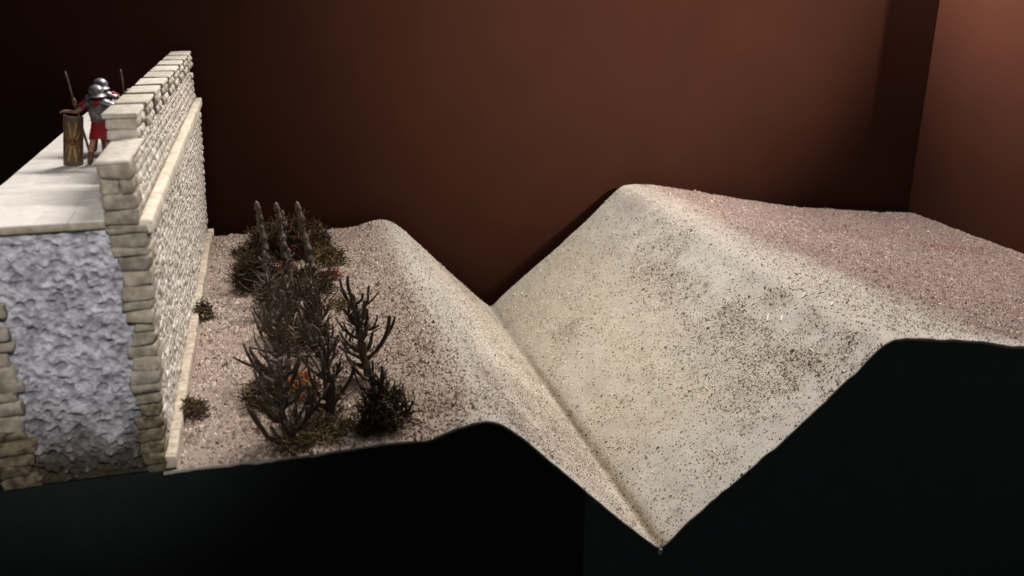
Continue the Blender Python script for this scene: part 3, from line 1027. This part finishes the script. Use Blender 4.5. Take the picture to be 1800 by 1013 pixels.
def shield(loc, rz, tilt, hgt, wid, label, mat, motif, lean=0.0):
    t = thing("shield", loc, label, "shield", "tall curved shields of the soldier figures")
    M = Matrix.Translation(loc) @ Matrix.Rotation(lean, 4, 'Y') @ Matrix.Rotation(rz, 4, 'Z') @ Matrix.Rotation(tilt, 4, 'X')
    R_ = wid * .512
    A = 1.35

    def pt(a, z, r):
        return M @ Vector((R_ * math.sin(a) * r, -R_ * (math.cos(a) * r - math.cos(A)), z))
    V, F = [], []
    na, nz = 16, 10
    for r in (1.0, .90):
        for j in range(nz + 1):
            for i in range(na + 1):
                V.append(pt(-A + 2 * A * i / na, hgt * j / nz, r))
    m_ = (na + 1) * (nz + 1)
    for j in range(nz):
        for i in range(na):
            b = j * (na + 1) + i
            F.append((b, b + 1, b + na + 2, b + na + 1))
            F.append((m_ + b, m_ + b + na + 1, m_ + b + na + 2, m_ + b + 1))
    body = mk("face", V, F, mat, t)
    V, F = [], []
    loop = [pt(-A + 2 * A * i / 16, hgt, .95) for i in range(17)] + [pt(A, hgt * (1 - i / 8), .95) for i in range(1, 9)] + [pt(A - 2 * A * i / 16, 0, .95) for i in range(1, 17)] + [pt(-A, hgt * i / 8, .95) for i in range(1, 9)]
    V, F = tube(loop, [.0011] * len(loop), 6)
    mk("rim", V, F, M_RIM, t)
    if motif:
        def patch(outline, name, mat_, r=1.02):
            n_ = len(outline)
            V = [pt(a, z * hgt, r) for a, z in outline] + [pt(a, z * hgt, .99) for a, z in outline]
            F = [tuple(range(n_))] + [(i, n_ + i, n_ + (i + 1) % n_, (i + 1) % n_) for i in range(n_)]
            mk(name, V, F, mat_, t, smooth=False)
        # feathered wings sweeping up and down from the middle, and bolts
        for s_ in (1, -1):
            for vs in (1, -1):
                f_ = lambda z: .5 + vs * z
                pl = [(.06 * s_, f_(.05)), (.30 * s_, f_(.12)), (.36 * s_, f_(.22)), (.50 * s_, f_(.36)), (.34 * s_, f_(.42)), (.24 * s_, f_(.33)), (.12 * s_, f_(.22))]
                patch(pl if s_ * vs > 0 else pl[::-1], "gold_wing", M_GOLD)
                pl = [(.20 * s_, f_(.02)), (.55 * s_, f_(.06)), (.80 * s_, f_(.17)), (.76 * s_, f_(.24)), (.52 * s_, f_(.13)), (.26 * s_, f_(.07))]
                patch(pl if s_ * vs > 0 else pl[::-1], "gold_bolt", M_GOLD, 1.015)
        bo = []
        c_ = pt(0, hgt * .5, 1.0)
        nrm_ = (M.to_3x3() @ Vector((0, -1, 0)))
        V, F = rbox(c_, (.0085, .0050, .0085), .48)
        mk("boss", V, F, M_SHIELD2, t)
        V, F = tube([pt(-A * .98 + 1.96 * A * i / 12, hgt * .5, 1.01) for i in range(13)], [.0007] * 13, 4)
        mk("band", V, F, M_SHIELD2, t)
    return t


shield((-.2600, 1.316, ZW), .05, 0.02, .0670, .0240, "tall dark brown curved shield with gold wings standing beside the nearer soldier", M_SHIELD, True, .15)
shield((-.2185, 1.398, ZW), .25, 0.0, .060, .032, "brown shield glimpsed behind the legs of the nearer soldier", M_SHIELD2, False)

# ------------------------------------------------------------------ planted obstacles in front of the wall
ROWS = "spiky model shrubs planted in rows before the wall"


def bez(p0, p1, p2, n=6):
    p0, p1, p2 = [np.asarray(p, float) for p in (p0, p1, p2)]
    t = np.linspace(0, 1, n)[:, None]
    return p0 * (1 - t) ** 2 + 2 * p1 * t * (1 - t) + p2 * t ** 2


def shrub(bx, by, tip, label, seed, tiers, rb=.0066, reach=.040):
    rnd = random.Random(seed)
    zb_ = float(terrain_z(np.array([bx]), np.array([by]))[0]) - .003
    t = thing("thorny_shrub", (bx, by, zb_), label, "model shrub", ROWS)
    b = np.array([bx, by, zb_])
    tip = np.array(tip)
    mid = (b + tip) / 2 + np.array([rnd.uniform(-.006, .006), rnd.uniform(-.004, .004), 0])
    P_ = bez(b, mid, tip, 12)
    P_[1:-1] += np.array([[rnd.uniform(-.0016, .0016), rnd.uniform(-.0016, .0016), 0] for _ in range(10)])
    R_ = np.linspace(rb, rb * .42, 12) * np.array([rnd.uniform(.85, 1.25) for _ in range(12)])
    V, F = tube(P_, R_, 8)
    mk("trunk", V, F, M_BRANCH, t)
    a0 = rnd.uniform(0, 6)
    for ti, (h, num) in enumerate(tiers):
        for k in range(num):
            a = a0 + ti * .9 + 2 * PI * k / num + rnd.uniform(-.55, .55)
            p0 = P_[max(0, min(11, int(h * 11 + rnd.uniform(-.7, .9))))]
            ln = reach * (1.0 - .35 * h) * rnd.choice((.55, .8, 1, 1.15, 1.3)) * rnd.uniform(.85, 1.1)
            d = np.array([math.cos(a), math.sin(a) * .8, 0])
            rise = rnd.choice((.25, .7, 1.0, 1.25, 1.5)) * rnd.uniform(.85, 1.1)
            p1 = p0 + d * ln * .62 + np.array([0, 0, ln * .12])
            p2 = p0 + d * ln * rnd.uniform(.65, 1.0) + np.array([0, 0, ln * rise])
            Q = bez(p0, p1, p2, 7)
            Q[2:-1] += np.array([[rnd.uniform(-.0009, .0009) for _ in range(3)] for _ in range(4)])
            r0 = rb * (.56 - .14 * h) * rnd.uniform(.8, 1.15)
            rr = np.linspace(r0, r0 * .60, 7) * np.array([rnd.uniform(.88, 1.18) for _ in range(7)])
            sp = Soup()
            sp.add(*tube(Q, rr, 6))
            for f_ in range(rnd.choice((0, 1, 1, 2))):      # forks
                i = rnd.choice((3, 4))
                q0 = Q[i]
                q2 = q0 + d * ln * rnd.uniform(-.02, .38) + np.array([rnd.uniform(-.3, .3) * ln, rnd.uniform(-.3, .3) * ln, ln * rnd.uniform(.4, .8)])
                sp.add(*tube(bez(q0, (q0 + q2) / 2 + d * ln * .1, q2, 5), np.linspace(r0 * .7, r0 * .42, 5), 5))
            sp.build("branch", M_BRANCH, t)
    tw = Soup()
    for k in range(80):
        p0 = P_[min(11, int(rnd.uniform(0, .95) * 11))]
        a = rnd.uniform(0, 2 * PI)
        d = np.array([math.cos(a), math.sin(a), 0])
        q0 = p0 + d * rnd.uniform(.002, .022) + np.array([0, 0, rnd.uniform(-.004, .014)])
        q2 = q0 + d * rnd.uniform(.002, .016) + np.array([rnd.gauss(0, .006), rnd.gauss(0, .006), rnd.uniform(.002, .018)])
        tw.add(*tube(bez(q0, (q0 + q2) / 2 + np.array([rnd.gauss(0, .004) for _ in range(3)]), q2, 4), [.0009, .0008, .0007, .0005], 3, False))
    tw.build("twigs", M_BRANCH, t)
    return t


def stake(bx, by, tip, label, seed, rb=.0078):
    rnd = random.Random(seed)
    zb_ = float(terrain_z(np.array([bx]), np.array([by]))[0]) - .003
    t = thing("thorny_stake", (bx, by, zb_), label, "model shrub", ROWS)
    b = np.array([bx, by, zb_])
    tip = np.array(tip)
    n_ = 46
    P_ = bez(b, (b + tip) / 2 + np.array([rnd.uniform(-.005, .005), 0, 0]), tip, n_)
    ph = rnd.uniform(0, 6)
    u_ = np.linspace(0, 1, n_)
    nseg = 9
    seg_ = np.floor(u_ * nseg * .999)
    fr = u_ * nseg - seg_
    for ax, an in ((0, 2.3), (1, 1.7)):
        P_[:, ax] += .0022 * np.sin(seg_ * an + ph + ax) * (1 - u_ * .5)
    R_ = (rb * 1.35 * (1 - .38 * u_)) * (1 - .50 * fr ** 1.3) * np.array([rnd.uniform(.92, 1.1) for _ in range(n_)])
    R_[-1] = .0006
    V, F = tube(P_, R_, 9)
    mk("stem", V, F, M_STAKE, t)
    for k in range(15):
        i = int(n_ * (.12 + .80 * k / 15))
        a = k * 2.4 + ph
        d = np.array([math.cos(a), math.sin(a), 0])
        p0 = P_[i]
        ln = rnd.uniform(.008, .014) * (1.25 - .5 * k / 15)
        V, F = tube(bez(p0, p0 + d * ln * .75 + np.array([0, 0, -.0008]), p0 + d * ln + np.array([0, 0, ln * rnd.uniform(.5, 1.0)]), 5), np.linspace(.0029, .0010, 5), 6)
        mk("thorn", V, F, M_STAKE, t)
    return t


def moss(cx, cy, r, h, pal, label, seed, n=110, zoff=0.0, name="moss_clump", cat="moss clump"):
    rnd = random.Random(seed)
    z0 = float(terrain_z(np.array([cx]), np.array([cy]))[0]) + zoff
    n = int(n * 1.5)
    sp = Soup()
    for i in range(n):
        a, rr_ = rnd.uniform(0, 2 * PI), math.sqrt(rnd.random())
        hh = rnd.random() ** .7 * math.sqrt(max(0.02, 1 - rr_ ** 2 * .85))
        p = np.array([cx + r * rr_ * math.cos(a), cy + r * rr_ * math.sin(a), z0 + h * hh * .85])
        d = np.array([rnd.gauss(0, 1), rnd.gauss(0, 1), rnd.gauss(.35, .8)])
        d /= np.linalg.norm(d)
        ln = r * rnd.uniform(.35, .85)
        P_ = [p]
        for s_ in range(4):
            d = d + np.array([rnd.gauss(0, .6), rnd.gauss(0, .6), rnd.gauss(0, .5)])
            d /= np.linalg.norm(d)
            q_ = P_[-1] + d * ln / 4
            q_[2] = max(q_[2], z0 + .0004)
            P_.append(q_)
        c = np.array(rnd.choice(pal)) * rnd.uniform(.6, 1.35)
        w_ = rnd.uniform(.0006, .00125)
        V, F = tube(P_, [w_, w_, w_ * .9, w_ * .8, w_ * .5], 3, False)
        sp.add(V, F, c)
    o = sp.build(name, M_MOSS)
    return tag(o, label, cat, "flock clumps around the model shrubs")


# positions on the berm
TL = ((.03, 6), (.24, 4), (.48, 4), (.72, 4), (.96, 4))
TW = ((.03, 7), (.30, 5), (.62, 5), (.95, 5))
shrub(-.0116, 1.041, (-.0136, 1.051, -.455), "nearest shrub of the row beside the wall, thick spread arms low at its base", 1, TL, reach=.040)
shrub(.0461, 1.105, (.0435, 1.115, -.455), "nearest shrub of the middle row, tall forked trunk beside a red and yellow clump", 2, TL, rb=.0062, reach=.037)
shrub(.1048, 1.040, (.0989, 1.050, -.487), "short wide shrub nearest the ditch and front board, grown over with grey green moss", 5, TW, rb=.0060, reach=.036)
shrub(.1086, 1.199, (.0961, 1.209, -.446), "spreading open shrub standing alone on the ditch side, behind the mossy one", 7, ((.25, 4), (.42, 4), (.60, 5), (.78, 5), (.93, 7)), rb=.0072, reach=.046)
shrub(-.0164, 1.213, (-.0105, 1.223, -.455), "second shrub from the front in the row beside the wall", 4, TL, reach=.040)
shrub(.0450, 1.295, (.0447, 1.305, -.452), "second shrub from the front in the middle row", 3, TL, rb=.0060, reach=.036)
shrub(-.0021, 1.390, (.0042, 1.400, -.482), "third shrub from the front in the row beside the wall", 6, TL, reach=.036)
shrub(.0420, 1.416, (.0438, 1.426, -.488), "third shrub from the front in the middle row", 8, TW, reach=.034)
shrub(-.0280, 1.475, (-.0244, 1.485, -.492), "hindmost shrub on the wall side, just before the tall grey stakes", 9, TW, reach=.034)
stake(-.0180, 1.630, (-.0339, 1.655, -.3954), "tall knobbly grey stake nearest the wall, its pointed tip above the back edge", 11)
stake(.0125, 1.640, (.0009, 1.665, -.4022), "middle one of the three tall knobbly grey stakes", 12)
stake(.0610, 1.600, (.0378, 1.635, -.3963), "tall knobbly grey stake nearest the ditch, beside a yellow clump", 13)
stake(.0140, 1.515, (.0156, 1.530, -.4520), "short knobbly stake standing in front of the three tall ones", 14, rb=.005)
stake(-.0250, 1.540, (-.0276, 1.560, -.4615), "short knobbly stake on the wall side, before the tall ones", 16, rb=.005)
stake(.0120, 1.800, (.0124, 1.815, -.4560), "knobbly stake half hidden behind the middle tall stake", 15, rb=.005)

DG = [(.068, .054, .026), (.095, .068, .036), (.045, .036, .02), (.08, .046, .03)]
OL = [(.16, .115, .04), (.115, .083, .035), (.19, .135, .05), (.085, .06, .03)]
RD = [(.30, .05, .03), (.22, .035, .025), (.16, .05, .03)]
YR = [(.36, .22, .05), (.32, .13, .04), (.30, .06, .03), (.20, .12, .04)]
BR = [(.11, .075, .04), (.16, .115, .06), (.08, .055, .03)]
for a in [
    (-.047, 1.640, 0.036, 0.084, DG, "dark green bushy clump on the wall side of the tall stakes", 21, 741),
    (-.052, 1.700, 0.032, 0.057, DG + RD[2:], "dark reddish green clump behind the bushy one beside the stakes", 22, 547),
    (-.066, 1.860, .030, .016, DG, "small low dark clump nearest the wall at the back edge", 23, 120),
    (-.020, 1.860, 0.040, 0.072, DG, "dark clump behind the tall stake nearest the wall", 24, 479),
    (.030, 1.830, 0.044, 0.090, DG + [(.12, .04, .03)], "dark clump in the gap between the tall stakes at the back", 25, 856),
    (.078, 1.850, 0.026, 0.072, OL[1:] + DG, "brown green clump rising behind the tall stake nearest the ditch", 26, 306),
    (.094, 1.760, 0.030, 0.042, OL, "yellow green clump beside the tall stake nearest the ditch", 27, 221),
    (.092, 1.660, 0.017, 0.026, RD, "red clump at the foot of the tall stake nearest the ditch", 28, 104),
    (.012, 1.690, 0.020, 0.033, RD + DG[:1], "red clump deep among the tall stakes", 29, 130),
    (.040, 1.600, 0.046, 0.035, DG, "dark tangle at the feet of the tall stakes", 30, 523),
    (-.012, 1.560, 0.032, 0.042, DG, "dark tangle before the tall stake nearest the wall", 31, 444),
    (.094, 1.510, .030, .010, OL, "low olive mat on the bare ground beside the stakes", 32, 100),
    (.020, 1.350, 0.043, 0.036, BR + DG, "low brown mat under the second shrubs", 33, 270),
    (.012, 1.165, 0.026, 0.037, YR, "bright red and yellow clump between the nearest shrubs", 34, 190),
    (-.035, 1.150, 0.029, 0.039, DG, "dark clump behind the nearest shrub of the row beside the wall", 35, 277),
    (.114, 1.056, .034, .060, DG + OL[1:2], "large grey green clump grown through the short wide shrub nearest the ditch", 36, 300),
    (.088, 1.034, .016, .012, DG, "small dark clump before the shrub nearest the ditch", 37, 90),
    (-.004, 1.022, .022, .014, BR + OL, "brown mossy clump at the foot of the nearest shrub beside the wall", 38, 140),
    (.040, 1.048, .036, .010, BR + OL[:2], "flat brown moss mat between the two nearest shrub rows", 39, 170),
    (-.127, 1.130, 0.016, 0.037, DG + OL[1:2], "small dark tuft against the foot of the wall near the cut end", 40, 144),
    (-.1335, 1.500, 0.015, 0.043, DG + OL[1:2], "small dark tuft against the foot of the wall farther back", 41, 156),
]:
    moss(*a[:5], a[5], a[6], a[7])
